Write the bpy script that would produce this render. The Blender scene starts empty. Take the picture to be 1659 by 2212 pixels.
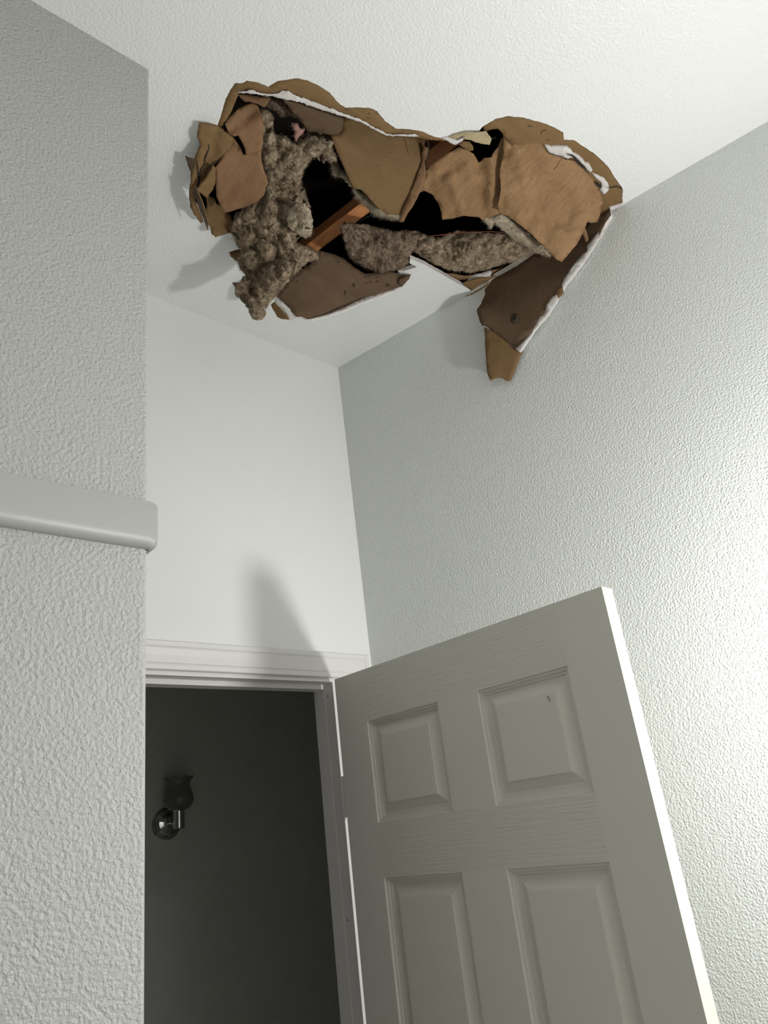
import bpy, bmesh, math, random
from mathutils import Vector, Matrix, noise, geometry
R_ = [[0.742945598499222, 0.17833871891267078, 0.6451566778753982], [-0.6587977014937276, 0.36531220727612335, 0.6576720913355136], [-0.11839521180020009, -0.9136423220011396, 0.3888962345808347]]
F_PX, CX, CY = 1624.3, 829.5, 1106.0
CAMZ = 1.674
CEIL = CAMZ + 1.32
scene = bpy.context.scene
C = scene.collection
CAM = Vector((0, 0, CAMZ))

# ------------------------------------------------------------------ camera
cd = bpy.data.cameras.new('camera'); cam = bpy.data.objects.new('camera', cd); C.objects.link(cam)
cd.sensor_fit = 'VERTICAL'; cd.sensor_height = 36.0; cd.lens = 36.0 * F_PX / 2212.0; cd.clip_start = 0.01
Rm = Matrix(R_)
m3 = Rm @ Matrix(((1, 0, 0), (0, -1, 0), (0, 0, -1)))
cam.matrix_world = Matrix.Translation(CAM) @ m3.to_4x4()
scene.camera = cam

# ------------------------------------------------------------------ light
w = bpy.data.worlds.new('world'); scene.world = w; w.use_nodes = True
w.node_tree.nodes['Background'].inputs[0].default_value = (0.9, 0.95, 1, 1)
w.node_tree.nodes['Background'].inputs[1].default_value = 0.0
def lamp(name, kind, loc, energy, color, **kw):
    l = bpy.data.lights.new(name, kind); l.energy = energy; l.color = color
    for k, v in kw.items(): setattr(l, k, v)
    o = bpy.data.objects.new(name, l); o.location = loc; C.objects.link(o); return o
lamp('vanity_bulb_light', 'POINT', (1.31, 0.04, CAMZ + 0.125), 32.5, (1.0, 1.0, 0.965), shadow_soft_size=0.035)
fl = lamp('added_fill_light', 'AREA', (0.6, -1.3, CEIL - 0.06), 7.5, (0.93, 0.97, 1.0), size=0.5)  # unseen soft fill added behind the viewer, no real fixture
scene.view_settings.view_transform = 'Standard'
scene.view_settings.look = 'None'
scene.view_settings.gamma = 1
scene.view_settings.use_curve_mapping = False
scene.view_settings.exposure = 0.0

# ------------------------------------------------------------------ materials
def srgb(r, g, b):
    f = lambda c: ((c / 255) / 12.92) if c / 255 <= 0.04045 else (((c / 255) + 0.055) / 1.055) ** 2.4
    return (f(r), f(g), f(b), 1)

class NT:
    def __init__(s, name):
        s.m = bpy.data.materials.new(name); s.m.use_nodes = True
        s.t = s.m.node_tree; s.b = s.t.nodes['Principled BSDF']
        s.tc = s.t.nodes.new('ShaderNodeTexCoord')
        s.co = s.tc.outputs['Object']
    def n(s, kind, **kw):
        x = s.t.nodes.new('ShaderNode' + kind)
        for k, v in kw.items():
            if k in x.inputs: 
                x.inputs[k].default_value = v
            else: setattr(x, k, v)
        return x
    def l(s, a, b): s.t.links.new(a, b)
    def mapping(s, scale=(1, 1, 1), rot=(0, 0, 0)):
        x = s.n('Mapping'); x.inputs['Scale'].default_value = scale; x.inputs['Rotation'].default_value = rot
        s.l(s.co, x.inputs['Vector']); return x.outputs[0]
    def noise(s, scale, detail=3, rough=0.5, vec=None, dist=0.0):
        x = s.n('TexNoise'); x.inputs['Scale'].default_value = scale; x.inputs['Detail'].default_value = detail
        x.inputs['Roughness'].default_value = rough; x.inputs['Distortion'].default_value = dist
        s.l(vec or s.co, x.inputs['Vector']); return x.outputs['Fac']
    def math(s, op, a, b=None):
        x = s.n('Math', operation=op)
        for i, v in enumerate((a, b)):
            if v is None: continue
            if isinstance(v, (int, float)): x.inputs[i].default_value = v
            else: s.l(v, x.inputs[i])
        return x.outputs[0]
    def ramp(s, fac, stops):
        x = s.n('ValToRGB'); cr = x.color_ramp
        while len(cr.elements) < len(stops): cr.elements.new(0.5)
        for e, (p, c) in zip(cr.elements, stops): e.position = p; e.color = c
        s.l(fac, x.inputs[0]); return x.outputs[0]
    def bump(s, h, strength, dist):
        x = s.n('Bump'); x.inputs['Strength'].default_value = strength; x.inputs['Distance'].default_value = dist
        s.l(h, x.inputs['Height']); s.l(x.outputs[0], s.b.inputs['Normal']); return x
    def set(s, **kw):
        for k, v in kw.items(): s.b.inputs[k.replace('_', ' ')].default_value = v
        return s

def paint(name, col, rough, scale, dist, spec=0.5, peel=0.0):
    a = NT(name).set(Base_Color=col, Roughness=rough)
    a.b.inputs['Specular IOR Level'].default_value = spec
    h1 = a.noise(scale, 2, 0.45)
    r = a.n('MapRange'); r.interpolation_type = 'SMOOTHSTEP'
    r.inputs[1].default_value = 0.22; r.inputs[2].default_value = 0.80; a.l(h1, r.inputs[0])
    h2 = a.noise(scale * 2.3, 1, 0.5)
    h3 = a.noise(scale * 0.3, 1, 0.5)
    h = a.math('ADD', r.outputs[0], a.math('MULTIPLY', h2, 0.3))
    h = a.math('ADD', h, a.math('MULTIPLY', h3, 0.5))
    a.bump(h, 1.0, dist)
    return a.m

M = {}
WHITE = (0.78, 0.80, 0.785, 1)
M['ceiling_paint'] = paint('white_ceiling_paint', (0.84, 0.85, 0.845, 1), 0.30, 190, 0.0007)
M['wall_paint'] = paint('white_orange_peel_paint', WHITE, 0.42, 250, 0.0011)
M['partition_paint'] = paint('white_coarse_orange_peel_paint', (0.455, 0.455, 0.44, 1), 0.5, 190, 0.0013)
M['back_paint'] = paint('white_smooth_wall_paint', (0.88, 0.89, 0.865, 1), 0.35, 70, 0.00035)
M['trim_paint'] = paint('white_semi_gloss_trim_paint', (0.80, 0.77, 0.765, 1), 0.45, 20, 0.00005)
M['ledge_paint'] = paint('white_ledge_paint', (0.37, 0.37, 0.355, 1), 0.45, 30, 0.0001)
M['far_paint'] = paint('dim_grey_wall_paint', (0.80, 0.81, 0.77, 1), 0.6, 60, 0.0004)
M['floor'] = paint('beige_floor', (0.45, 0.40, 0.34, 1), 0.4, 20, 0.0003)

a = NT('door_paint').set(Base_Color=(0.67, 0.655, 0.595, 1), Roughness=0.42)
a.bump(a.noise(200, 2), 0.4, 0.0002); M['door'] = a.m
a = NT('door_rail_wood_grain_paint').set(Base_Color=(0.67, 0.655, 0.595, 1), Roughness=0.42)
g = a.noise(1.0, 4, 0.6, a.mapping((9, 9, 230)), dist=0.7)
a.bump(g, 1.0, 0.0022); M['door_rail'] = a.m
a = NT('door_edge_paint').set(Base_Color=(0.58, 0.55, 0.47, 1), Roughness=0.55)
a.bump(a.noise(260, 3), 0.6, 0.0006); M['door_edge'] = a.m

def paper(name, c1, c2, fs=1.0, bumpd=0.0012, rough=0.75, grain=(14, 60, 30)):
    a = NT(name).set(Roughness=rough)
    big = a.noise(9 * fs, 4, 0.6, dist=0.5)
    fine = a.noise(1.0, 4, 0.65, a.mapping(grain))
    mix = a.math('ADD', a.math('MULTIPLY', big, 0.45), a.math('MULTIPLY', fine, 0.55))
    col = a.ramp(mix, [(0.3, c1), (0.7, c2)])
    speck = a.noise(95, 2, 0.5)
    sp = a.ramp(speck, [(0.70, (1, 1, 1, 1)), (0.78, (0.35, 0.28, 0.22, 1))])
    mx = a.n('MixRGB', blend_type='MULTIPLY'); mx.inputs[0].default_value = 0.8
    a.l(col, mx.inputs[1]); a.l(sp, mx.inputs[2])
    a.l(mx.outputs[0], a.b.inputs['Base Color'])
    h = a.math('ADD', a.noise(28, 5, 0.6, dist=1.0), a.math('MULTIPLY', fine, 0.5))
    a.bump(h, 0.9, bumpd)
    a.b.inputs['Specular IOR Level'].default_value = 0.2
    return a.m
M['board_paper'] = paper('brown_drywall_backing_paper', srgb(116, 92, 61), srgb(135, 107, 74), 1.0, 0.0007)
M['dark_shaded_board_paper'] = paper('dark_shaded_drywall_backing_paper', srgb(94, 75, 59), srgb(112, 91, 72), 1.0, 0.0005)  # darker copy of the backing paper; the hanging slabs' shade is in its colour
M['kraft'] = paper('crinkled_kraft_facing_paper', srgb(133, 102, 71), srgb(168, 134, 99), 1.3, 0.005, grain=(110, 12, 110))
M['kraft_plain'] = paper('smooth_kraft_facing_paper', srgb(122, 92, 67), srgb(148, 114, 84), 1.0, 0.0018, grain=(90, 10, 90))
M['cream_paper'] = paper('cream_torn_paper', srgb(167, 150, 119), srgb(183, 168, 136), 1.0, 0.0005)
a = NT('white_gypsum_core').set(Roughness=0.95)
a.l(a.ramp(a.noise(60, 4), [(0.3, srgb(236, 228, 224)), (0.65, srgb(250, 246, 244))]), a.b.inputs['Base Color'])
a.bump(a.noise(150, 6, 0.75), 1.0, 0.004); a.b.inputs['Specular IOR Level'].default_value = 0.1; M['gypsum'] = a.m
a = NT('torn_paint_skin').set(Base_Color=(0.8, 0.8, 0.8, 1), Roughness=0.5); M['paint_skin'] = a.m
def fluff(name, c1, c2, c3):
    a = NT(name).set(Roughness=1.0)
    v = a.noise(38, 6, 0.7, dist=1.2)
    a.l(a.ramp(v, [(0.3, c1), (0.5, c2), (0.72, c3)]), a.b.inputs['Base Color'])
    a.bump(a.noise(170, 5, 0.7, dist=1.5), 1.0, 0.0035); a.b.inputs['Specular IOR Level'].default_value = 0.0
    return a.m
M['fluff'] = fluff('brown_grey_mineral_wool', srgb(96, 80, 64), srgb(176, 156, 132), srgb(236, 218, 192))
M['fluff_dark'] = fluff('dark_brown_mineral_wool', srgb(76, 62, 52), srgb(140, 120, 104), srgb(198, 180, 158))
M['fluff_pale'] = fluff('pale_grey_mineral_wool', srgb(150, 134, 112), srgb(220, 204, 180), srgb(248, 238, 218))
M['fluff_pink'] = fluff('pink_glass_wool', srgb(160, 120, 112), srgb(196, 152, 142), srgb(214, 176, 166))
a = NT('orange_brown_joist_wood').set(Roughness=0.6)
a.l(a.ramp(a.noise(1.0, 4, 0.6, a.mapping((60, 6, 60), (0, 0, 0))), [(0.35, srgb(196, 122, 74)), (0.65, srgb(226, 156, 100))]), a.b.inputs['Base Color'])
a.bump(a.noise(80, 3), 0.5, 0.0005); M['wood'] = a.m
a = NT('shade_black_roof_deck_wood').set(Roughness=0.9, Base_Color=(0.03, 0.02, 0.015, 1)); M['deck'] = a.m  # near-black colour stands in for the darkness of the attic void
a = NT('reddish_wire_sheath').set(Roughness=0.45, Base_Color=srgb(112, 60, 48)); M['red_wire'] = a.m
a = NT('black_wire_sheath').set(Roughness=0.4, Base_Color=(0.012, 0.011, 0.01, 1)); M['black_wire'] = a.m
a = NT('polished_chrome').set(Roughness=0.08, Metallic=1.0, Base_Color=(0.75, 0.76, 0.76, 1)); M['chrome'] = a.m
a = NT('steel_hinge').set(Roughness=0.35, Metallic=1.0, Base_Color=(0.5, 0.48, 0.44, 1)); M['steel'] = a.m
a = NT('smoky_frosted_glass').set(Roughness=0.35, Base_Color=(0.26, 0.26, 0.235, 1)); a.b.inputs['Transmission Weight'].default_value = 0.25; M['smoke_glass'] = a.m
a = NT('nail_hole_dark').set(Roughness=0.9, Base_Color=(0.02, 0.018, 0.015, 1)); M['nail'] = a.m
a = NT('dark_knot_stain').set(Roughness=0.9, Base_Color=srgb(70, 56, 44)); M['knot'] = a.m
a = NT('ink_mark').set(Roughness=0.9, Base_Color=(0.12, 0.11, 0.1, 1)); M['ink'] = a.m

# ------------------------------------------------------------------ helpers
def tag(o, label=None, cat=None, group=None, kind=None):
    if label: o['label'] = label
    if cat: o['category'] = cat
    if group: o['group'] = group
    if kind: o['kind'] = kind
    return o
def mesh_obj(name, verts, faces, mats, fmat=None, parent=None, smooth=None, recenter=True):
    verts = [Vector(v) for v in verts]
    base = Vector((0, 0, 0))
    if recenter and parent is None:
        n = len(verts)
        base = sum(verts, Vector()) / n
    elif parent is not None and recenter:
        base = parent.matrix_basis.translation.copy() if not parent.get('_local') else Vector((0, 0, 0))
    me = bpy.data.meshes.new(name)
    me.from_pydata([v - base for v in verts], [], faces)
    for mm in (mats if isinstance(mats, (list, tuple)) else [mats]): me.materials.append(M[mm])
    if fmat:
        for p, i in zip(me.polygons, fmat): p.material_index = i
    if smooth is not None:
        for k, p in enumerate(me.polygons): p.use_smooth = smooth if isinstance(smooth, bool) else smooth[k]
    me.update()
    o = bpy.data.objects.new(name, me); C.objects.link(o)
    if parent is None: o.location = base
    else: o.parent = parent
    return o
def empty(name, loc, rot=0.0):
    o = bpy.data.objects.new(name, None); o.empty_display_size = 0.05; C.objects.link(o)
    o.location = loc; o.rotation_euler = (0, 0, rot); return o
def box(x0, x1, y0, y1, z0, z1):
    v = [(x, y, z) for z in (z0, z1) for (x, y) in ((x0, y0), (x1, y0), (x1, y1), (x0, y1))]
    f = [(3, 2, 1, 0), (4, 5, 6, 7), (0, 1, 5, 4), (1, 2, 6, 5), (2, 3, 7, 6), (3, 0, 4, 7)]
    return v, f
def prism(poly, z0, z1):
    n = len(poly)
    v = [(x, y, z0) for x, y in poly] + [(x, y, z1) for x, y in poly]
    f = [tuple(range(n - 1, -1, -1)), tuple(range(n, 2 * n))] + [(i, (i + 1) % n, n + (i + 1) % n, n + i) for i in range(n)]
    return v, f
def lathe(prof, seg=40, axis='Z', origin=(0, 0, 0), ruffle=None):
    v = []; f = []
    for k, (r, h) in enumerate(prof):
        for s in range(seg):
            t = 2 * math.pi * s / seg
            rr = r; hh = h
            if ruffle and k >= ruffle[0]:
                q = (k - ruffle[0] + 1) / (len(prof) - ruffle[0])
                rr = r * (1 + ruffle[1] * q * math.cos(ruffle[2] * t)); hh = h + ruffle[3] * q * math.cos(ruffle[2] * t)
            c, sn = rr * math.cos(t), rr * math.sin(t)
            p = (c, sn, hh) if axis == 'Z' else (c, -hh, sn)
            v.append((p[0] + origin[0], p[1] + origin[1], p[2] + origin[2]))
    for k in range(len(prof) - 1):
        for s in range(seg):
            a0 = k * seg + s; a1 = k * seg + (s + 1) % seg
            f.append((a0, a1, a1 + seg, a0 + seg))
    f.append(tuple(range(seg - 1, -1, -1))); f.append(tuple(range((len(prof) - 1) * seg, len(prof) * seg)))
    return v, f
def tube(pts, r, seg=8):
    pts = [Vector(p) for p in pts]; v = []; f = []
    for i, p in enumerate(pts):
        d = (pts[min(i + 1, len(pts) - 1)] - pts[max(i - 1, 0)]).normalized()
        s = d.cross(Vector((0.13, 0.21, 0.97))).normalized(); t = d.cross(s)
        for k in range(seg):
            an = 2 * math.pi * k / seg
            v.append(p + (s * math.cos(an) + t * math.sin(an)) * r)
    for i in range(len(pts) - 1):
        for k in range(seg):
            a0 = i * seg + k; a1 = i * seg + (k + 1) % seg
            f.append((a0, a1, a1 + seg, a0 + seg))
    f.append(tuple(range(seg - 1, -1, -1))); f.append(tuple(range((len(pts) - 1) * seg, len(pts) * seg)))
    return v, f

def ray(u, v):
    return Rm @ Vector((u - CX, v - CY, F_PX))
def at(u, v, z):            # point at height z (metres, relative to the ceiling) seen at photo position u, v
    r = ray(u, v); return CAM + r * ((CEIL + z - CAMZ) / r.z)
def inv_s(u, v, z):
    return ray(u, v).z / (CEIL + z - CAMZ)
WA = Vector((0.9902 * 1.32, 1.0998 * 1.32)); WD = Vector((0.1701, -0.9362)).normalized()   # right wall line in plan
def wall_z(u, v, off=0.0):  # height (relative to ceiling) where the ray meets a plane off metres in front of the right wall
    n = Vector((-WD.y, WD.x)); 
    if n.x > 0: n = -n
    a = WA + n * off; r = ray(u, v)
    s = (a.x * n.x + a.y * n.y) / (r.x * n.x + r.y * n.y)
    return CAMZ + r.z * s - CEIL

def jag(poly, amp=1.6, step=5.0, seed=1, skip=()):
    rnd = random.Random(seed); out = []
    n = len(poly)
    for i in range(n):
        a, b = Vector(poly[i]), Vector(poly[(i + 1) % n])
        out.append(a)
        if i in skip: continue
        L = (b - a).length; k = max(1, int(L / step)); d = (b - a).normalized() if L > 0 else Vector((1, 0)); nn = Vector((-d.y, d.x))
        w_ = 0
        for j in range(1, k):
            t = j / k
            w_ = 0.55 * w_ + rnd.uniform(-1, 1)
            out.append(a + (b - a) * t + nn * (w_ * amp * (0.6 + 0.4 * math.sin(j * 2.1))))
    return out
def inside(p, poly):
    x, y = p; c = False; n = len(poly); j = n - 1
    for i in range(n):
        xi, yi = poly[i]; xj, yj = poly[j]
        if (yi > y) != (yj > y) and x < (xj - xi) * (y - yi) / (yj - yi) + xi: c = not c
        j = i
    return c
def fill(poly, spacing, extra=None, jitter=0.3, seed=3):
    """triangulate a 2-D outline with interior points"""
    rnd = random.Random(seed)
    poly = [Vector((p[0], p[1])) for p in poly]
    pts = list(poly); n = len(poly)
    edges = [(i, (i + 1) % n) for i in range(n)]
    xs = [p.x for p in poly]; ys = [p.y for p in poly]
    if spacing:
        y = min(ys) + spacing * 0.5; row = 0
        tp = [tuple(p) for p in poly]
        while y < max(ys):
            x = min(xs) + spacing * (0.5 if row % 2 else 0.0)
            while x < max(xs):
                q = (x + rnd.uniform(-jitter, jitter) * spacing, y + rnd.uniform(-jitter, jitter) * spacing)
                if inside(q, tp):
                    ok = True
                    for i in range(n):
                        a, b = poly[i], poly[(i + 1) % n]
                        ab = b - a; t = max(0, min(1, (Vector(q) - a).dot(ab) / (ab.length_squared + 1e-9)))
                        if (a + ab * t - Vector(q)).length < spacing * 0.35: ok = False; break
                    if ok: pts.append(Vector(q))
                x += spacing
            y += spacing * 0.87; row += 1
    co, ed, fa, _, _, _ = geometry.delaunay_2d_cdt(pts, edges, [], 0, 1e-6)
    tp = [tuple(p) for p in poly]
    out = []
    for f in fa:
        c = sum((co[i] for i in f), Vector((0, 0))) / len(f)
        if inside(c, tp): out.append(tuple(f))
    return co, out

def depth_fn(ctrl):
    """smooth field of 1/distance through control points (u, v, z): exactly planar when they are coplanar"""
    data = [(u, v, inv_s(u, v, z)) for u, v, z in ctrl]
    n = len(data); mu = sum(d[0] for d in data) / n; mv = sum(d[1] for d in data) / n; mz = sum(d[2] for d in data) / n
    suu = sum((d[0] - mu) ** 2 for d in data) + 1e-6; svv = sum((d[1] - mv) ** 2 for d in data) + 1e-6
    suv = sum((d[0] - mu) * (d[1] - mv) for d in data)
    su = sum((d[0] - mu) * (d[2] - mz) for d in data); sv = sum((d[1] - mv) * (d[2] - mz) for d in data)
    det = suu * svv - suv * suv
    if abs(det) < 1: bu = bv = 0
    else: bu = (su * svv - sv * suv) / det; bv = (sv * suu - su * suv) / det
    res = [(d[0], d[1], d[2] - (mz + bu * (d[0] - mu) + bv * (d[1] - mv))) for d in data]
    def f(u, v):
        b = mz + bu * (u - mu) + bv * (v - mv); sw = 0; s = 0
        for x, y, r in res:
            w_ = 1.0 / ((u - x) ** 2 + (v - y) ** 2 + 60.0); sw += w_; s += w_ * r
        return b + s / sw
    return f
def seg_dist(p, a, b):
    ab = b - a; t = max(0, min(1, (p - a).dot(ab) / (ab.length_squared + 1e-9)))
    return (a + ab * t - p).length

def sheet(name, poly, ctrl, mats, thick, spacing=12, amp=0.0, freq=10.0, folds=(), jg=(1.6, 5), seed=1, parent=None, smooth=True, rim=None, up=None):
    """torn board or paper: outline given on the photo, real heights from ctrl, thickness away from the viewer
    mats = (face, edge, back)"""
    P = jag(poly, jg[0], jg[1], seed)
    co, fa = fill(P, spacing, seed=seed)
    df = depth_fn(ctrl)
    V = []
    off = Vector((seed * 3.1, seed * 1.7, 0))
    for c in co:
        s = 1.0 / df(c.x, c.y)
        r = ray(c.x, c.y)
        p = CAM + r * s
        d = amp * noise.fractal((p + off) * freq, 0.7, 2.1, 4) if amp else 0
        for (x0, y0, x1, y1, w_, am) in folds:
            ds = seg_dist(c, Vector((x0, y0)), Vector((x1, y1)))
            if ds < w_: d += am * (1 - ds / w_)
        V.append(p + r.normalized() * d)
    return thicken(name, V, fa, mats, thick, parent, smooth, up)
def ribbon(pts, ws, ctrl, name, mat, parent, lift=.001, **kw):
    """a tapering strip following a line on a sheet, lifted a hair off its face"""
    L = []; Rr = []
    for i, p in enumerate(pts):
        d = (Vector(pts[min(i + 1, len(pts) - 1)]) - Vector(pts[max(i - 1, 0)])).normalized(); n = Vector((-d.y, d.x))
        L.append(tuple(Vector(p) + n * ws[i] / 2)); Rr.append(tuple(Vector(p) - n * ws[i] / 2))
    return sheet(name, L + Rr[::-1], [(u, v_, z - lift) for u, v_, z in ctrl], (mat,) * 3, .0004, kw.pop('spacing', 0), kw.pop('amp', 0), kw.pop('freq', 10), kw.pop('folds', ()), (.5, 4), kw.pop('seed', 1), parent)
def thicken(name, V, fa, mats, thick, parent=None, smooth=True, up=None):
    N = [Vector((0, 0, 0)) for _ in V]
    F2 = []
    for f in fa:
        a, b, c = V[f[0]], V[f[1]], V[f[2]]
        n = (b - a).cross(c - a)
        if n.dot(a - CAM) > 0: f = tuple(reversed(f)); n = -n      # front faces the viewer
        F2.append(f)
        for i in f: N[i] += n
    nb = len(V); vv = list(V)
    for i in range(nb):
        n = N[i].normalized() if N[i].length > 0 else Vector((0, 0, -1))
        if up is not None: vv.append(V[i] + Vector((0, 0, thick)))
        else: vv.append(V[i] - n * thick)
    cnt = {}
    for f in F2:
        for k in range(len(f)):
            a, b = f[k], f[(k + 1) % len(f)]
            cnt[(a, b)] = 1
    faces = list(F2); fm = [0] * len(F2); sm = [smooth] * len(F2)
    for f in F2: faces.append(tuple(i + nb for i in reversed(f))); fm.append(2); sm.append(smooth)
    for (a, b) in list(cnt):
        if (b, a) not in cnt: faces.append((b, a, a + nb, b + nb)); fm.append(1); sm.append(False)
    return mesh_obj(name, vv, faces, list(mats), fm, parent, sm)

def wool(name, poly, ctrl, mat, amp=0.02, freq=22.0, thick=0.05, fibres=2500, flen=0.009, seed=5, spacing=3.6, jg=(2.2, 4), parent=None, frad=0.00026, flow=None):
    P = jag(poly, jg[0], jg[1], seed)
    co, fa = fill(P, spacing, seed=seed)
    df = depth_fn(ctrl); V = []; off = Vector((seed * 5.3, 0, seed * 2.9))
    P2 = [Vector(p) for p in P]
    for c in co:
        s = 1.0 / df(c.x, c.y); r = ray(c.x, c.y); p = CAM + r * s; q = p + off
        warp = noise.noise_vector(q * 14) * 0.018
        qq = q + warp
        h = 0.75 * abs(noise.noise(qq * freq * 0.7)) + 0.5 * abs(noise.noise(qq * freq * 1.7 + Vector((7, 1, 3)))) + 0.32 * abs(noise.noise(qq * freq * 4.0)) + 0.12 * noise.noise(qq * freq * 9.0)
        md = min(seg_dist(c, P2[i], P2[(i + 1) % len(P2)]) for i in range(0, len(P2)))
        bulge = -0.022 * (1 - math.exp(-md / 16.0))
        V.append(p + r.normalized() * (-amp * 2.1 * (h - 0.2) * (1 - math.exp(-md / 9.0)) + bulge))
    o = thicken(name, V, fa, (mat, mat, mat), thick, parent, True)
    # loose fibres
    rnd = random.Random(seed); fv = []; ff = []
    areas = []; tot = 0
    for f in fa:
        a, b, c = V[f[0]], V[f[1]], V[f[2]]
        tot += (b - a).cross(c - a).length; areas.append(tot)
    import bisect
    me = o.data
    vs = [v.co.copy() + o.location for v in me.vertices]
    base = len(vs)
    allv = vs; allf = [tuple(p.vertices) for p in me.polygons]; sm = [p.use_smooth for p in me.polygons]
    for _ in range(fibres):
        k = bisect.bisect(areas, rnd.uniform(0, tot)); k = min(k, len(fa) - 1)
        a, b, c = (V[i] for i in fa[k])
        r1, r2 = rnd.random(), rnd.random()
        if r1 + r2 > 1: r1, r2 = 1 - r1, 1 - r2
        p = a + (b - a) * r1 + (c - a) * r2
        n = (b - a).cross(c - a).normalized()
        if n.dot(p - CAM) > 0: n = -n
        fl = noise.noise_vector((p + off) * 16)
        if flow: fl = fl + Vector(flow)
        d = fl - n * fl.dot(n) + Vector((rnd.uniform(-1, 1), rnd.uniform(-1, 1), rnd.uniform(-1, 1))) * 0.22 + n * rnd.uniform(-0.06, 0.09)
        if d.length < 1e-4: continue
        d.normalize(); L = flen * rnd.uniform(0.4, 1.3); rad = frad * rnd.uniform(0.6, 1.5)
        cur = Vector((rnd.uniform(-1, 1), rnd.uniform(-1, 1), rnd.uniform(-1, 1))) * 1.3
        s_ = d.cross(n)
        if s_.length < 1e-4: continue
        s_.normalize(); t_ = d.cross(s_)
        q = p - n * 0.001; i0 = len(allv)
        for j in range(4):
            rr = rad * (1 - j / 3.6)
            for an in (0, 2.094, 4.189): allv.append(q + (s_ * math.cos(an) + t_ * math.sin(an)) * rr)
            d = (d + cur * 0.35).normalized(); q = q + d * (L / 3)
        for j in range(3):
            for m_ in range(3):
                x = i0 + j * 3 + m_; y = i0 + j * 3 + (m_ + 1) % 3
                allf.append((x, y, y + 3, x + 3)); sm.append(True)
    bpy.data.objects.remove(o)
    return mesh_obj(name, allv, allf, mat, None, parent, sm)

# ------------------------------------------------------------------ the room
BY = 1.0998 * 1.32      # back wall face (1.452)
DY = 2.772              # far room's back wall
def WX(y): return WA.x + (y - WA.y) * (WD.x / WD.y)
X0, Y0 = -1.15, -1.9
v, f = prism([(X0 - .1, Y0 - .1), (3.2, Y0 - .1), (3.2, DY + .1), (X0 - .1, DY + .1)], -0.1, 0)
tag(mesh_obj('floor', v, f, 'floor', recenter=False), 'beige floor below the open door', None, None, 'structure')

# ceiling with the torn hole
A_OUT = [(470, 271), (480, 240), (488, 212), (507, 180), (522, 180), (533, 174), (556, 178), (579, 188), (600, 175), (640, 169), (664, 173), (690, 186), (713, 201), (735, 226), (745, 232), (765, 232), (797, 233), (815, 240), (832, 262), (855, 278), (880, 279), (912, 284), (935, 294), (962, 301)]
TOP_MID = [(968, 299), (1003, 285), (1035, 284), (1043, 273)]
B_OUT = [(1052, 268), (1070, 257), (1096, 251), (1132, 254), (1165, 263), (1192, 273), (1217, 286), (1218, 302), (1240, 303), (1263, 318), (1290, 337), (1315, 362), (1333, 390), (1345, 408), (1345, 438)]
LOWER = [(1340, 444), (1322, 456), (1240, 505), (1160, 551), (1085, 595), (1026, 634), (1004, 620), (960, 596), (920, 573), (886, 558), (884, 568), (900, 577), (870, 586), (858, 584), (868, 592), (850, 603), (780, 628), (700, 632), (620, 625), (570, 600), (530, 566), (512, 520), (497, 503), (466, 512), (447, 478), (420, 440), (413, 400), (422, 350), (436, 300), (448, 276)]
hole_px = A_OUT + TOP_MID + B_OUT + LOWER
hole_j = jag(hole_px, 0.9, 5, 11)
hole = [at(p[0], p[1], 0) for p in hole_j]
hole2 = [(p.x, p.y) for p in hole]
outer = [(X0, Y0), (WX(Y0), Y0), (WX(BY), BY), (X0, BY)]
# push hole points that would pass through the right wall back inside the room
hole2 = [(min(x, WX(y) - 0.0015), y) for x, y in hole2]
def ring_fill(outer, hole):
    pts = [Vector(p) for p in outer] + [Vector(p) for p in hole]
    n, m = len(outer), len(hole)
    ed = [(i, (i + 1) % n) for i in range(n)] + [(n + i, n + (i + 1) % m) for i in range(m)]
    co, _, fa, _, _, _ = geometry.delaunay_2d_cdt(pts, ed, [], 0, 1e-7)
    res = []
    for f in fa:
        c = sum((co[i] for i in f), Vector((0, 0))) / len(f)
        if inside(c, outer) and not inside(c, hole): res.append(tuple(f))
    return co, res
co, fa = ring_fill(outer, hole2)
T = 0.0127
nv = len(co)
vv = [(c.x, c.y, CEIL) for c in co] + [(c.x, c.y, CEIL + T) for c in co]
faces = []; fm = []; cnt = {}
for f in fa:
    a, b, c = (Vector((co[i].x, co[i].y, 0)) for i in f[:3])
    if (b - a).cross(c - a).z > 0: f = tuple(reversed(f))
    faces.append(f); fm.append(0); faces.append(tuple(i + nv for i in reversed(f))); fm.append(2)
    for k in range(len(f)): cnt[(f[k], f[(k + 1) % len(f)])] = 1
for (a, b) in list(cnt):
    if (b, a) not in cnt: faces.append((b, a, a + nv, b + nv)); fm.append(1)
ceil = mesh_obj('ceiling', vv, faces, ['ceiling_paint', 'gypsum', 'board_paper'], fm, recenter=False)
tag(ceil, 'white textured ceiling with a ragged hole torn through it', None, None, 'structure')

# walls
def slab(name, pa, pb, z0, z1, out, mat, label, th=0.1):
    """vertical wall from pa to pb with its visible face on that line and its thickness towards out"""
    a, b, o = Vector(pa), Vector(pb), Vector(out).normalized() * th
    v, f = prism([a, b, b + o, a + o], z0, z1)
    return tag(mesh_obj(name, v, f, mat, recenter=False), label, None, None, 'structure')
WN = Vector((0.984, 0.179))
slab('wall_right', (WX(Y0 - .1), Y0 - .1), (WX(BY), BY), 0, CEIL, WN, 'wall_paint', 'white orange-peel textured wall behind the open door')
slab('wall_rear', (X0, Y0), (WX(Y0), Y0), 0, CEIL, (0, -1), 'back_paint', 'white wall behind the viewer')
slab('wall_left', (X0, Y0), (X0, BY), 0, CEIL, (-1, 0), 'back_paint', 'white wall on the far left')
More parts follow.
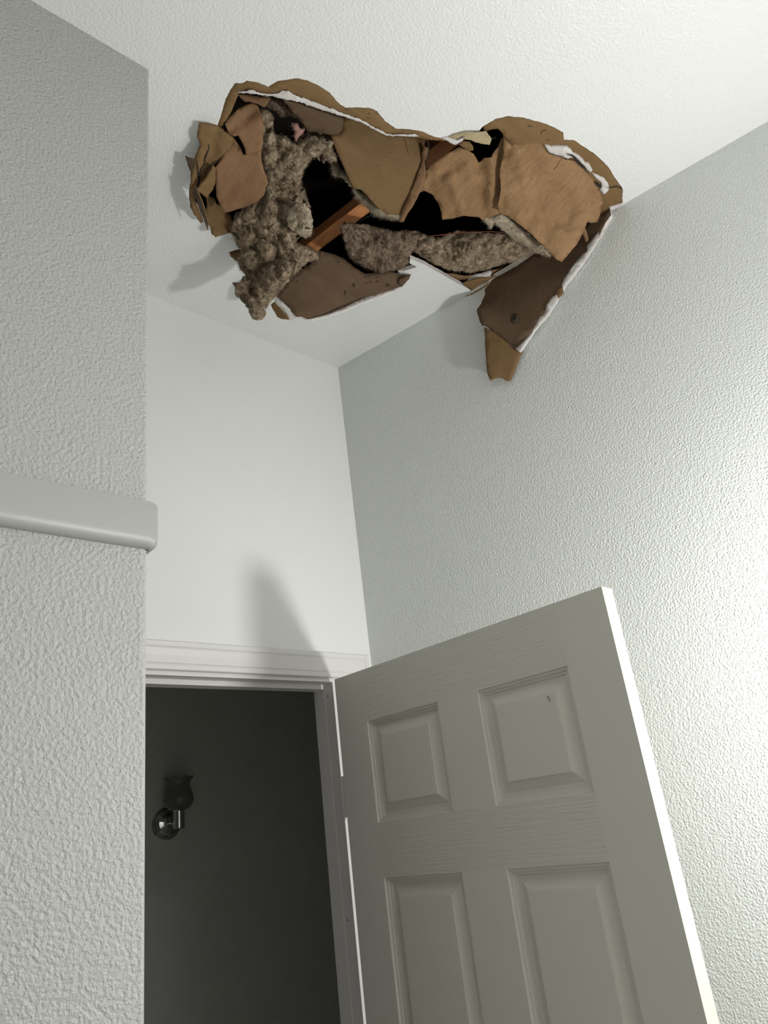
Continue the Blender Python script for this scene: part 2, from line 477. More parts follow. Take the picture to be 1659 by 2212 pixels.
# back wall with the door opening
JX1, JX0, HZ = 1.172, 0.443, CAMZ + 0.352
wt = 0.075
def multi(parts):
    V = []; Fc = []
    for v, f in parts:
        b = len(V); V += v; Fc += [tuple(i + b for i in q) for q in f]
    return V, Fc
v, f = multi([box(X0, JX0 - .02, BY, BY + wt, 0, CEIL), box(JX1 + .055, 3.2, BY, BY + wt, 0, CEIL), box(JX0 - .02, JX1 + .055, BY, BY + wt, HZ + .02, CEIL)])
tag(mesh_obj('wall_back', v, f, 'back_paint', recenter=False), 'smooth white wall above the doorway', None, None, 'structure')
# near partition
PX, PY = 0.3210 * 1.32, 0.6737 * 1.32
def rounded_edge_wall():
    r = 0.006; pts = [(X0, PY)]
    for k in range(5):
        t = math.pi / 2 * k / 4
        pts.append((PX - r + r * math.sin(t), PY + r - r * math.cos(t)))
    pts += [(PX, PY + .115), (X0, PY + .115)]
    return prism(pts, 0, CEIL)
v, f = rounded_edge_wall()
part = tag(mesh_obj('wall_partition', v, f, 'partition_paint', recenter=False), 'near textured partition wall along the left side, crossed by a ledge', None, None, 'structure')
# ledge cap around the partition end
def ledge():
    zt, zb = CAMZ + 0.3395 * 1.32, CAMZ + 0.290 * 1.32
    d = 0.016; prof = []
    # cross section (offset outwards, z): flat face, bullnose underneath
    prof = [(-0.02, zt), (d - .003, zt), (d - 0.0008, zt - .0012), (d, zt - .004)] + [(d - .015 * (1 - math.cos(q * math.pi / 16)), zb + .016 * (1 - math.sin(q * math.pi / 16))) for q in range(0, 9)] + [(-0.02, zb)]
    path = [((X0, PY), (0, -1)), ((PX - .004, PY), (0, -1))] + [((PX, PY), (.8 * math.sin(q * math.pi / 12), -.8 * math.cos(q * math.pi / 12))) for q in range(7)] + [((PX, PY + .004), (1, 0)), ((PX, PY + .111), (1, 0)), ((PX, PY + .115), (0.7, 0.7)), ((PX - .004, PY + .115), (0, 1)), ((X0, PY + .115), (0, 1))]
    V = []; Fc = []
    m = len(prof)
    for (x, y), (nx, ny) in path:
        for o, z in prof: V.append((x + nx * o, y + ny * o, z))
    for i in range(len(path) - 1):
        for k in range(m):
            a0 = i * m + k; a1 = i * m + (k + 1) % m
            Fc.append((a0, a0 + m, a1 + m, a1))
    Fc.append(tuple(range(m))); Fc.append(tuple(reversed(range((len(path) - 1) * m, len(path) * m))))
    return V, Fc
v, f = ledge()
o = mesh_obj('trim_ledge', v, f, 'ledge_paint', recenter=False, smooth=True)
o.data.set_sharp_from_angle(angle=0.7)
tag(o, 'white painted ledge with rounded lower edge wrapping the near partition', None, None, 'structure')

# far room
v, f = box(-1.2, 3.2, DY, DY + .1, 0, 2.6)
tag(mesh_obj('wall_far', v, f, 'far_paint', recenter=False), 'dim grey wall seen through the doorway', None, None, 'structure')
v, f = box(-1.3, -1.2, BY + wt, DY + .1, 0, 2.6)
tag(mesh_obj('wall_far_left', v, f, 'far_paint', recenter=False), 'left wall of the dark room beyond the door', None, None, 'structure')
v, f = box(3.2, 3.3, BY, DY + .1, 0, 2.6)
tag(mesh_obj('wall_far_right', v, f, 'far_paint', recenter=False), 'right wall of the dark room beyond the door', None, None, 'structure')
v, f = box(-1.3, 3.3, BY + wt, DY + .1, 2.6, 2.65)
tag(mesh_obj('ceiling_far', v, f, 'far_paint', recenter=False), 'ceiling of the dark room beyond the door', None, None, 'structure')

# door casing, jambs and stops
def casing_profile():   # (across 0 inner .. .061 outer, projection)
    return [(0, 0), (0, .009), (.002, .011), (.010, .0115), (.012, .010), (.015, .0125), (.030, .0135), (.044, .0165), (.046, .0150), (.049, .0175), (.058, .0185), (.061, .016), (.061, 0)]
def casing():
    xi0, xi1, zi = JX0 - .006, JX1 + .053, CAMZ + .361
    pf = casing_profile(); m = len(pf); V = []; Fc = []
    path = [('L', 0), ('L', 1), ('R', 1), ('R', 0)]
    for side, top in path:
        for o, d in pf:
            x = (xi0 - o) if side == 'L' else (xi1 + o)
            z = (zi + o) if top else 0
            V.append((x, BY - d, z))
    for i in range(3):
        for k in range(m):
            a0 = i * m + k; a1 = i * m + (k + 1) % m
            Fc.append((a0, a1, a1 + m, a0 + m))
    Fc.append(tuple(reversed(range(m)))); Fc.append(tuple(range(3 * m, 4 * m)))
    return V, Fc
v, f = casing()
cs = mesh_obj('trim_door_casing', v, f, 'trim_paint', recenter=False)
tag(cs, 'white moulded door casing with mitred corners around the doorway', None, None, 'structure')
v, f = multi([box(JX1, JX1 + .055, BY - .0005, BY + wt + .002, 0, HZ + .02), box(JX0 - .02, JX0, BY, BY + wt + .002, 0, HZ + .02), box(JX0, JX1, BY, BY + wt + .002, HZ, HZ + .02)])
jb = mesh_obj('trim_door_jamb', v, f, 'trim_paint', recenter=False)
tag(jb, 'white door jamb lining the doorway', None, None, 'structure')
for bx_ in ((JX1 - .0015, JX1, BY + .034, BY + .066, 0, HZ), (JX0, JX0 + .011, BY + .034, BY + .066, 0, HZ), (JX0 + .011, JX1 - .0015, BY + .034, BY + .066, HZ - .011, HZ)):
    v, f = box(*bx_)
    mesh_obj('door_stop', v, f, 'trim_paint', parent=jb, recenter=False)
rnd = random.Random(4)
for zz in (-0.03, -0.52, -1.0):
    vv, ff = lathe([(0.0016, 0), (0.0016, 0.0008)], 8, 'Z')
    vv = [(JX1 - .0004 - z, BY + .022 + x, HZ + zz + y) for x, y, z in vv]
    mesh_obj('nail_head', vv, ff, 'nail', parent=jb, recenter=False)

# ------------------------------------------------------------------ the open door
hp = Vector((0.889 * 1.32, 1.094 * 1.32)); tp_ = Vector((0.897 * 1.32, 0.515 * 1.32))
e = (tp_ - hp).normalized(); ang = math.atan2(e.y, e.x)
DZT = CAMZ + 0.27 * 1.32
DK = 0.9695      # hinged a few centimetres clear of the wall
door = empty('door_1', (hp.x * DK, hp.y * DK, CAMZ * (1 - DK)), ang); door.scale = (DK, DK, DK); door['_local'] = 1
tag(door, 'white six-panel interior door standing open with a pale latch edge', None, None, 'structure')
W, TH = 0.765, 0.035
HT = DZT
# local: x along the door, z up, visible face at y=0 facing -y ... check side
side = -1.0 if (Vector((-math.sin(ang), math.cos(ang))).dot(Vector((0, 0)) - hp) > 0) else 1.0   # +1: thickness towards +y local
us = [0, .102, .329, .440, .660, W]
zs = [0.008 - CAMZ * (1 - DK) / DK, 0.22, 0.745, 0.86, HT - .4455, HT - .336, HT - .1185, HT]
V = []; Fc = []; fm = []
def dv(u, y, z): V.append((u, side * y, z)); return len(V) - 1
for face, yy in ((0, 0.0), (1, TH)):
    idx = [[dv(u, yy, z) for u in us] for z in zs]
    for j in range(len(zs) - 1):
        for i in range(5):
            if i in (1, 3) and j in (1, 3, 5): continue
            q = (idx[j][i], idx[j][i + 1], idx[j + 1][i + 1], idx[j + 1][i])
            Fc.append(q); fm.append(1 if (j in (0, 2, 4, 6) and 0 < i < 4) else 0)
n0 = len(us) * len(zs)
def ridx(face, j, i): return face * n0 + j * len(us) + i
for j in range(len(zs) - 1):
    for i in (0, 5):
        Fc.append((ridx(0, j, i), ridx(0, j + 1, i), ridx(1, j + 1, i), ridx(1, j, i))); fm.append(2 if i == 5 else 0)
for i in range(5):
    for j in (0, len(zs) - 1):
        Fc.append((ridx(0, j, i), ridx(0, j, i + 1), ridx(1, j, i + 1), ridx(1, j, i))); fm.append(0)
mesh_obj('door_leaf', V, Fc, ['door', 'door_rail', 'door_edge'], fm, parent=door)
prof = [(0, 0), (.0018, .0045), (.006, .0047), (.0072, .0090), (.0115, .0092), (.0125, .0130), (.016, .0132), (.019, .0136), (.037, .0056), (.0380, .0022), (.0395, .0020)]
for j in (1, 3, 5):
    for i in (1, 3):
        V = []; Fc = []
        for sgn in (0, 1):
            b = len(V)
            for ins, dep in prof:
                y = dep if sgn == 0 else TH - dep
                for (u, z) in ((us[i] + ins, zs[j] + ins), (us[i + 1] - ins, zs[j] + ins), (us[i + 1] - ins, zs[j + 1] - ins), (us[i] + ins, zs[j + 1] - ins)):
                    V.append((u, side * y, z))
            for k in range(len(prof) - 1):
                for c in range(4):
                    a0 = b + k * 4 + c; a1 = b + k * 4 + (c + 1) % 4
                    Fc.append((a0, a1, a1 + 4, a0 + 4))
            k = b + (len(prof) - 1) * 4; Fc.append((k, k + 1, k + 2, k + 3))
        mesh_obj('door_panel', V, Fc, 'door', parent=door)
for zz in (HT - .27, HT - 1.05, 0.28):
    v, f = lathe([(0.006, -0.045), (0.006, 0.045)], 16, 'Z', (-0.004, side * (TH + .004), zz))
    h_ = mesh_obj('hinge', v, f, 'steel', parent=door)
    v, f = box(-0.020, 0.0, min(side * (TH - .030), side * TH), max(side * (TH - .030), side * TH), zz - .045, zz + .045)
    x = mesh_obj('hinge_leaf', v, f, 'trim_paint'); x.parent = h_; x.location = (0, 0, 0)
    x.data.transform(Matrix.Translation(sum((Vector(q) for q in v), Vector()) / 8))
# small scuff marks on the upper right panel
vv, ff = [], []
rnd = random.Random(9)
for k in range(9):
    u0, z0 = .606 + rnd.uniform(-.004, .004), HT - .163 - rnd.uniform(0, .012)
    b_, f_ = box(u0, u0 + rnd.uniform(.0006, .0012), min(side * .0014, side * .0021), max(side * .0014, side * .0021), z0, z0 + rnd.uniform(.001, .002))
    b = len(vv); vv += b_; ff += [tuple(i + b for i in q) for q in f_]
mesh_obj('scuff_mark', vv, ff, 'ink', parent=door)

# ------------------------------------------------------------------ wall sconce in the dark room
def on_plane_y(u, v, y):
    r = ray(u, v); return CAM + r * (y / r.y)
pc = on_plane_y(361, 1779, DY - 0.008)
sc = empty('wall_sconce', (pc.x, DY, pc.z)); sc['_local'] = 1
tag(sc, 'chrome wall sconce with a smoky ruffled glass shade, unlit on the dark far wall', 'wall lamp')
v, f = lathe([(0.058, 0), (0.058, 0.004), (0.055, 0.008), (0.047, 0.009), (0.044, 0.012), (0.040, 0.013), (0.036, 0.019), (0.022, 0.024), (0.010, 0.026)], 56, 'Y')
mesh_obj('backplate', v, f, 'chrome', parent=sc, smooth=False)
p2 = on_plane_y(387, 1790, DY - 0.080)
cx_, cz_ = p2.x - pc.x, p2.z - pc.z
v, f = tube([(0, -0.015, 0.0), (cx_ * .3, -0.045, -.002), (cx_, -0.080, cz_ + 0.018)], 0.006, 12)
mesh_obj('arm', v, f, 'chrome', parent=sc, smooth=True)
v, f = lathe([(0.004, 0), (0.019, 0.0), (0.0205, 0.002), (0.0205, 0.060), (0.024, 0.064), (0.024, 0.067)], 40, 'Z', (cx_, -.080, cz_))
lh = mesh_obj('lamp_holder', v, f, 'chrome', parent=sc, smooth=True)
lh.data.set_sharp_from_angle(angle=0.6)
prof = [(0.022, 0.062), (0.036, 0.068), (0.048, 0.080), (0.0535, 0.095), (0.052, 0.110), (0.046, 0.128), (0.041, 0.145), (0.041, 0.156), (0.046, 0.166), (0.053, 0.172), (0.0535, 0.1745)]
v, f = lathe(prof, 96, 'Z', (cx_, -.080, cz_), ruffle=(7, 0.05, 8, 0.002))
f = f[:-1]
sh = mesh_obj('lamp_shade', v, f, 'smoke_glass', parent=sc, smooth=True)
md = sh.modifiers.new('s', 'SOLIDIFY'); md.thickness = 0.003; md.offset = -1

# ------------------------------------------------------------------ above the ceiling
AX0, AX1, AY0, AY1 = -0.2, 2.1, -0.4, 1.9
v, f = multi([box(AX0, AX1, AY0, AY1, CEIL + .95, CEIL + 1.0), box(AX0 - .05, AX0, AY0, AY1, CEIL + .02, CEIL + 1.0), box(AX1, AX1 + .05, AY0, AY1, CEIL + .0, CEIL + 1.0),
              box(AX0, AX1, AY0 - .05, AY0, CEIL + .02, CEIL + 1.0), box(AX0, AX1, AY1, AY1 + .05, CEIL + .0, CEIL + 1.0)])
tag(mesh_obj('ceiling_roof_deck', v, f, 'deck', recenter=False), 'roof deck over the attic space, coloured near-black for the shade of the void', None, None, 'structure')

def joist(name, a_px, b_px, z0, h, wd, label, ext=0.12):
    a = at(*a_px, z0); b = at(*b_px, z0); d = (b - a); d.z = 0; L = d.length; d.normalize(); s = Vector((-d.y, d.x, 0)) * wd / 2
    a = a - d * ext; b = b + d * ext
    V = []
    for z in (0, h):
        for p in (a - s, b - s, b + s, a + s): V.append(p + Vector((0, 0, z)))
    Fc = [(3, 2, 1, 0), (4, 5, 6, 7), (0, 1, 5, 4), (1, 2, 6, 5), (2, 3, 7, 6), (3, 0, 4, 7)]
    o = mesh_obj(name, V, Fc, 'wood')
    return tag(o, label, 'joist')
joist('wooden_joist', (700, 516), (952, 324), 0.12, 0.03, 0.038, 'orange-brown wooden joist running diagonally behind the torn opening')
v, f = tube([at(1261, 495, -.046), at(1268, 520, -.048), at(1275, 541, -.05)], 0.0045, 4)
tag(mesh_obj('wood_strip', v, f, 'kraft'), 'thin light wooden strip below the large kraft sheet at the right', 'wood strip')
v, f = tube([at(930, 510, .03), at(1000, 502, .03), at(1060, 500, .03), at(1110, 504, .03)], 0.0013, 6)
tag(mesh_obj('electric_wire', v, f, 'red_wire'), 'thin reddish wire lying across the top of the long insulation batt', 'wire')
v, f = tube([at(1082, 596, .004), at(1120, 574, .004), at(1155, 549, .006), at(1170, 540, .012)], 0.0028, 6)
tag(mesh_obj('electric_wire', v, f, 'red_wire'), 'reddish wire beside the dark hanging drywall piece by the right wall', 'wire')
v, f = tube([at(922, 300, .015), at(927, 315, .012), at(925, 335, .012), at(919, 355, .015)], 0.0012, 6)
tag(mesh_obj('electric_wire', v, f, 'black_wire'), 'short black wire dangling in front of the joist upper end', 'wire')
v, f = tube([at(775, 480, .04), at(790, 469, .04), at(808, 464, .04), at(825, 466, .045), at(835, 472, .05)], 0.0014, 6)
tag(mesh_obj('electric_wire', v, f, 'black_wire'), 'black wire curling over the lower end of the joist', 'wire')

# ------------------------------------------------------------------ torn rims (parts of the ceiling)
BP = ('board_paper', 'board_paper', 'board_paper')
GY = ('gypsum', 'gypsum', 'gypsum')
o = sheet('torn_paper_rim', A_OUT + [(962, 304), (925, 302), (900, 297), (870, 292), (835, 295), (800, 277), (760, 259), (730, 247), (700, 237), (670, 226), (640, 215), (600, 207), (550, 201), (516, 200), (508, 222), (499, 243), (487, 262), (480, 273)],
      [(500, 200, .0006), (960, 300, .0006), (740, 240, .0006), (600, 180, .0006)], BP, .011, 14, .0, jg=(1.0, 5), seed=2, parent=ceil, up=1)
o['label'] = 'brown torn paper rim along the upper left of the hole'
o = sheet('torn_gypsum_edge', [(513, 200), (530, 198), (545, 195), (556, 200), (575, 203), (598, 203), (612, 196), (624, 197), (638, 206), (660, 214), (682, 222), (700, 229), (722, 236), (745, 247), (780, 259), (808, 275), (836, 291), (860, 291), (895, 290), (905, 295), (870, 294), (835, 293), (805, 278), (780, 264), (740, 251), (700, 239), (675, 230), (640, 220), (610, 213), (575, 207), (545, 203)],
      [(513, 200, -.0035), (620, 200, -.0035), (835, 293, -.0035), (905, 293, -.0035)], GY, .0015, 5, .003, 70, jg=(1.8, 3), seed=3, parent=ceil, up=1)
o['label'] = 'crumbled white gypsum along the upper left tear'
o = sheet('torn_paper_rim', [(1043, 275)] + B_OUT + [(1316, 450), (1302, 461), (1285, 470), (1262, 440), (1240, 400), (1200, 360), (1150, 330), (1110, 320), (1094, 300), (1085, 288), (1075, 278), (1060, 280), (1048, 284)],
      [(1050, 270, .0006), (1345, 430, .0006), (1200, 290, .0006), (1262, 440, .0006)], BP, .011, 14, .0, jg=(1.0, 5), seed=4, parent=ceil, up=1)
o['label'] = 'brown torn paper rim arching around the right end of the hole'
# cracks across the right rim
v, f = tube([at(1300, 404, -.0005), at(1312, 403, -.0008), at(1322, 405, -.0006), at(1332, 402, -.0008), at(1343, 407, -.0005)], 0.0012, 5)
x = mesh_obj('crack', v, f, 'nail', parent=ceil, recenter=False)
for pts in ([(1060, 300), (1072, 297)], [(1140, 274), (1146, 271), (1149, 275)], [(1168, 290), (1171, 283), (1181, 281)], [(1180, 300), (1186, 305)], [(745, 236), (752, 240)], [(793, 254), (799, 256)], [(812, 244), (818, 247)]):
    v, f = tube([at(a, b, -.0003) for a, b in pts], 0.0006, 5)
    mesh_obj('crack', v, f, 'knot', parent=ceil, recenter=False)
o = sheet('torn_gypsum_edge', [(1177, 314), (1195, 316), (1210, 317), (1224, 316), (1232, 322), (1238, 332), (1250, 336), (1262, 350), (1272, 354), (1280, 368), (1276, 373), (1262, 362), (1248, 350), (1236, 340), (1226, 344), (1208, 338), (1190, 333), (1182, 325)],
      [(1177, 314, -.003), (1280, 370, -.003), (1225, 330, -.004)], GY, .005, 6, .002, 60, jg=(1.4, 3.5), seed=5, parent=ceil, up=1)
o['label'] = 'crumbled white gypsum patch above the large kraft sheet'
o = sheet('torn_gypsum_edge', [(1279, 374), (1292, 379), (1306, 387), (1314, 397), (1316, 404), (1308, 404), (1316, 408), (1309, 418), (1303, 420), (1296, 410), (1300, 403), (1298, 393), (1288, 386)],
      [(1279, 374, -.003), (1316, 400, -.003), (1303, 419, -.003)], GY, .005, 6, .002, 60, jg=(1.2, 3.5), seed=6, parent=ceil, up=1)
o['label'] = 'small white gypsum sliver at the far right of the hole'
o = sheet('torn_gypsum_edge', [(1316, 449), (1330, 444), (1344, 440), (1343, 444), (1330, 452), (1321, 456)], [(1316, 449, -.004), (1344, 440, -.002), (1321, 456, -.006)], GY, .004, 6, .001, 60, jg=(1.0, 3.5), seed=7, parent=ceil, up=1)
o['label'] = 'white gypsum crumb where the tear meets the right wall'
o = sheet('torn_gypsum_edge', [(954, 299), (966, 296), (985, 303), (1003, 297), (998, 306), (985, 313), (975, 310), (966, 304)], [(954, 299, -.003), (1003, 297, -.004), (985, 313, -.002)], GY, .004, 6, .001, 60, jg=(1.0, 3.5), seed=8, parent=ceil, up=1)
o['label'] = 'white gypsum crumb at the lowest point of the upper tear'
CR = [(1050, 270, -.006), (1345, 430, -.006), (1200, 290, -.006), (1262, 440, -.006)]
ribbon([(1224, 333), (1238, 337), (1250, 350), (1262, 362), (1272, 374)], [1, 4, 6, 5, 1], CR, 'crack', 'nail', ceil)
ribbon([(1286, 395), (1293, 400), (1299, 405)], [3, 8, 4], CR, 'crack', 'nail', ceil)
# cream paint flap and tan scrap in the middle of the upper edge
o = sheet('torn_paint_flap', [(966, 297), (982, 289), (1003, 284), (1032, 285), (1050, 283), (1056, 292), (1062, 300), (1058, 313), (1040, 311), (1030, 308), (1018, 303), (1002, 301), (1000, 293), (985, 300)],
      [(970, 296, -.004), (1040, 285, -.006), (1058, 312, -.02), (1010, 302, -.014)], ('cream_paper', 'cream_paper', 'paint_skin'), .0012, 7, .002, 30, jg=(1.0, 4), seed=9, parent=ceil)
o['label'] = 'cream paper flap curling down at the middle of the upper tear'
o = sheet('torn_paper_scrap', [(990, 312), (1000, 305), (1015, 306), (1022, 316), (1023, 324), (1012, 327), (1002, 320)], [(990, 312, -.004), (1023, 324, -.012), (1000, 305, -.004)], BP, .001, 7, .002, 30, jg=(1.0, 4), seed=10, parent=ceil)

# exposed gypsum along the far cut and by the wall
o = sheet('torn_gypsum_edge', [(1003, 622), (1012, 605), (1022, 598), (1045, 592), (1062, 587), (1058, 600), (1040, 602), (1025, 607), (1008, 613)], [(1003, 622, .004), (1012, 600, .014), (1062, 587, .010), (1045, 602, .003)], GY, .006, 6, .003, 60, jg=(1.5, 4), seed=12, parent=ceil, up=1)
o['label'] = 'ragged white gypsum ledge at the far edge of the hole'
o = sheet('torn_paper_rim', [(1000, 612), (1012, 608), (1030, 602), (1050, 600), (1080, 596), (1050, 618), (1026, 634), (1015, 628)], [(1000, 612, .0015), (1080, 596, .0015), (1026, 634, .001)], BP, .003, 8, 0, jg=(1.0, 4), seed=13, parent=ceil, up=1)
o['label'] = 'small brown paper patch at the far corner of the hole'

# ------------------------------------------------------------------ hanging drywall pieces
BD = ('board_paper', 'board_paper', 'paint_skin'); BDD = ('dark_shaded_board_paper', 'gypsum', 'paint_skin')
# far left torn ring
t = sheet('drywall_flap', [(430, 268), (450, 270), (470, 273), (482, 284), (500, 295), (506, 300), (497, 320), (482, 345), (462, 355), (450, 372), (438, 395), (425, 420), (418, 446), (412, 425), (413, 395), (418, 365), (423, 340), (434, 318), (428, 300)],
      [(430, 268, -.014), (506, 300, -.006), (414, 400, -.042), (418, 440, -.045), (470, 340, -.022)], BD, .006, 9, .006, 22, folds=[(470, 275, 440, 380, 22, .010)], seed=21, jg=(1.2, 4))
tag(t, 'brown torn drywall flap curling down at the far left of the hole', 'drywall flap')
F3 = [(430, 268, -.014), (506, 300, -.006), (414, 400, -.042), (418, 440, -.045), (470, 340, -.022)]
FK = dict(amp=.006, freq=22, folds=[(470, 275, 440, 380, 22, .010)], seed=21)
ribbon([(451, 312), (451, 322), (444, 340), (442, 354), (434, 366), (431, 382)], [1, 2, 2.5, 2, 3, 1], F3, 'crack', 'nail', t, .0015, **FK)
ribbon([(478, 343), (462, 352), (450, 362), (440, 374)], [.6, 1.5, 1.5, .8], F3, 'crack', 'nail', t, .0015, **FK)
ribbon([(426, 345), (427, 365), (431, 385), (427, 402), (421, 420)], [1, 3, 5, 4, 1.5], F3, 'crack', 'nail', t, .0015, **FK)
t = sheet('drywall_splinter', [(400, 337), (411, 341), (419, 345), (424, 352), (417, 371), (412, 372), (405, 355)], [(400, 337, -.02), (424, 352, -.035), (413, 371, -.036)], ('dark_shaded_board_paper',) * 3, .0025, 7, .003, 30, seed=22, jg=(1.0, 4))
tag(t, 'pointed dark paper splinter sticking out left of the leftmost flap', 'drywall splinter')
t = sheet('drywall_flap', [(438, 395), (450, 378), (462, 358), (466, 362), (465, 398), (447, 430), (437, 420), (425, 412)], [(438, 395, -.05), (465, 362, -.034), (437, 420, -.05)], BD, .003, 7, .004, 30, seed=23, jg=(1.2, 4))
tag(t, 'narrow brown paper strip curled beside the leftmost flap cracks', 'drywall flap')
t = sheet('drywall_splinter', [(419, 400), (426, 410), (434, 430), (442, 452), (449, 478), (448, 498), (441, 476), (432, 458), (426, 436), (418, 420)], [(419, 400, -.052), (448, 498, -.060), (434, 440, -.060)], ('dark_shaded_board_paper', 'board_paper', 'gypsum'), .002, 6, .002, 40, seed=24, jg=(0.8, 4))
tag(t, 'long thin paper splinter pointing down at the lower left of the hole', 'drywall splinter')
t = sheet('drywall_flap', [(413, 405), (420, 425), (430, 455), (440, 478), (436, 482), (424, 466), (414, 445), (412, 425)], [(413, 405, -.02), (440, 480, -.012), (420, 440, -.025)], BD, .004, 6, .003, 40, seed=25, jg=(1.2, 4))
tag(t, 'narrow brown torn edge hugging the ceiling at the lower left of the hole', 'drywall flap')
t = sheet('drywall_flap', [(446, 442), (462, 438), (478, 445), (486, 458), (496, 462), (504, 478), (509, 498), (500, 500), (482, 506), (466, 513), (459, 506), (457, 495), (450, 480), (447, 462)],
      [(446, 442, .005), (496, 462, .004), (466, 513, -.035), (505, 495, -.012)], BD, .005, 8, .005, 25, folds=[(450, 462, 500, 500, 10, .008)], seed=26, jg=(1.2, 4))
tag(t, 'folded brown drywall flap below the left kraft sheet', 'drywall flap')
t = sheet('torn_wool_scrap', [(449, 372), (462, 352), (467, 372), (465, 400), (460, 412), (450, 420), (446, 405)], [(449, 372, -.02), (465, 400, -.015), (450, 420, -.015)], ('fluff', 'fluff', 'fluff'), .004, 5, .006, 50, seed=27, jg=(2, 4))
tag(t, 'small scrap of grey wool caught between the leftmost flaps', 'wool scrap')
t = sheet('drywall_flap', [(448, 422), (464, 430), (468, 445), (450, 448), (447, 436)], [(448, 422, .0), (468, 445, 0), (447, 440, -.006)], BD, .003, 7, .004, 30, seed=28, jg=(1.6, 4))
tag(t, 'small brown paper fragment between the left kraft sheet and the splinters', 'drywall flap')

# bottom left hanging piece
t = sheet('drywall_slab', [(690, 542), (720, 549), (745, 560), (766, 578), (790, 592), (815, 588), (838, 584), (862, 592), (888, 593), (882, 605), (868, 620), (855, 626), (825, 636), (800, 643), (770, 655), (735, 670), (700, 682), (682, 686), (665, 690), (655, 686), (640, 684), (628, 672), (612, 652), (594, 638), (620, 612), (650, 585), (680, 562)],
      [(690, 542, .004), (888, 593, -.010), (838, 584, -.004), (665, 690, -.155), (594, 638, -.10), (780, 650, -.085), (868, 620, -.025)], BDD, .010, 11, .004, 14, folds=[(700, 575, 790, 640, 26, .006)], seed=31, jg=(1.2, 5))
tag(t, 'brown drywall slab, its shade put into a darker colour, hanging down at the bottom left of the hole, white along its lower edge', 'drywall slab')
x = sheet('broken_edge', [(662, 690), (700, 680), (735, 667), (765, 652), (795, 640), (825, 630), (850, 622), (868, 616), (868, 621), (845, 631), (800, 647), (765, 662), (735, 674), (700, 685), (672, 691)],
      [(665, 690, -.158), (780, 650, -.088), (868, 618, -.028)], GY, .004, 5, .001, 50, seed=32, jg=(0.8, 4), parent=t); x['label'] = 'chalky white broken edge'
x = sheet('broken_edge', [(590, 637), (598, 645), (612, 654), (628, 670), (642, 682), (655, 686), (640, 690), (625, 691), (620, 680), (606, 664), (594, 652)],
      [(590, 637, -.10), (655, 686, -.152), (625, 691, -.15)], GY, .004, 5, .002, 50, seed=33, jg=(1.2, 4), parent=t); x['label'] = 'chalky white broken edge'
x = sheet('torn_paper', [(585, 658), (592, 652), (604, 664), (618, 680), (624, 691), (605, 688), (598, 684), (592, 672)], [(585, 658, -.11), (624, 691, -.15), (598, 684, -.13)], BP, .002, 6, .002, 30, seed=34, jg=(1.2, 4), parent=t)
BL = [(690, 542, .004), (888, 593, -.010), (838, 584, -.004), (665, 690, -.155), (594, 638, -.10), (780, 650, -.085), (868, 620, -.025)]
rs = random.Random(3)
for (uu, vv_, rx, ry) in ((765, 617, 3, 5), (838, 616, 4, 3), (800, 609, 3, 1.2), (792, 612, 4, 1), (816, 608, 2, 2), (815, 599, 1.5, 1), (790, 598, 3, 1.5), (746, 632, 1, 6), (731, 567, 4, 1)):
    blob = [(uu + rx * math.cos(q * .7) * rs.uniform(.7, 1.2), vv_ + ry * math.sin(q * .7) * rs.uniform(.7, 1.2)) for q in range(9)]
    sheet('stain', blob, [(p_, q_, z_ - .0012) for p_, q_, z_ in BL], ('knot',) * 3, .0003, 0, .004, 14, folds=[(700, 575, 790, 640, 26, .006)], seed=31, jg=(.1, 9), parent=t)
x = sheet('curled_corner', [(862, 604), (875, 598), (888, 593), (884, 603), (868, 619), (858, 612)], [(862, 604, -.022), (888, 593, -.022), (868, 619, -.03)], ('dark_shaded_board_paper',) * 3, .002, 6, 0, seed=36, jg=(.8, 4), parent=t)
t = sheet('drywall_flap', [(496, 546), (512, 541), (530, 536), (548, 540), (545, 570), (540, 585), (520, 570), (508, 563), (500, 556)], [(496, 546, -.03), (530, 536, -.01), (520, 570, -.03)], BD, .004, 8, .002, 20, seed=37, jg=(1.2, 4))
tag(t, 'small pointed brown flap poking out left of the hanging wool clump', 'drywall flap')

# right hanging slab against the wall
wz = lambda u, v, o=0.012: (u, v, wall_z(u, v, o))
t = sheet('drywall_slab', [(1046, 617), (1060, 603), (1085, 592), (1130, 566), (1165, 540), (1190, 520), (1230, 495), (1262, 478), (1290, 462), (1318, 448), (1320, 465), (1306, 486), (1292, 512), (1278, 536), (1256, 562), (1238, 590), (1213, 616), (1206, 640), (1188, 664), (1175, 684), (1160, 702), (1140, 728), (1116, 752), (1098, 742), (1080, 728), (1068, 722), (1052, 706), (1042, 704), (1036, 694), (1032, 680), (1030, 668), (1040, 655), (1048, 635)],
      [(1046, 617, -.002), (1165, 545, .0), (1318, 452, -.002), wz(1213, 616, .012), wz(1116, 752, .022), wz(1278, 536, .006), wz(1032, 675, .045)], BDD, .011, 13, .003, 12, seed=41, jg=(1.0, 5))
tag(t, 'long brown drywall slab, coloured darker for its shaded side, hanging down along the right wall, white along its lower edge', 'drywall slab')
RC = [wz(1213, 616, .015), wz(1116, 752, .026), wz(1278, 536, .009), wz(1318, 462, .005)]
x = sheet('broken_edge', [(1316, 452), (1322, 462), (1308, 488), (1293, 517), (1278, 541), (1258, 570), (1240, 594), (1222, 617), (1216, 628), (1213, 616), (1222, 598), (1240, 570), (1256, 553), (1268, 542), (1268, 530), (1290, 505), (1304, 482)], RC, GY, .005, 6, .001, 40, seed=42, jg=(1.4, 4), parent=t); x['label'] = 'chalky white broken edge'
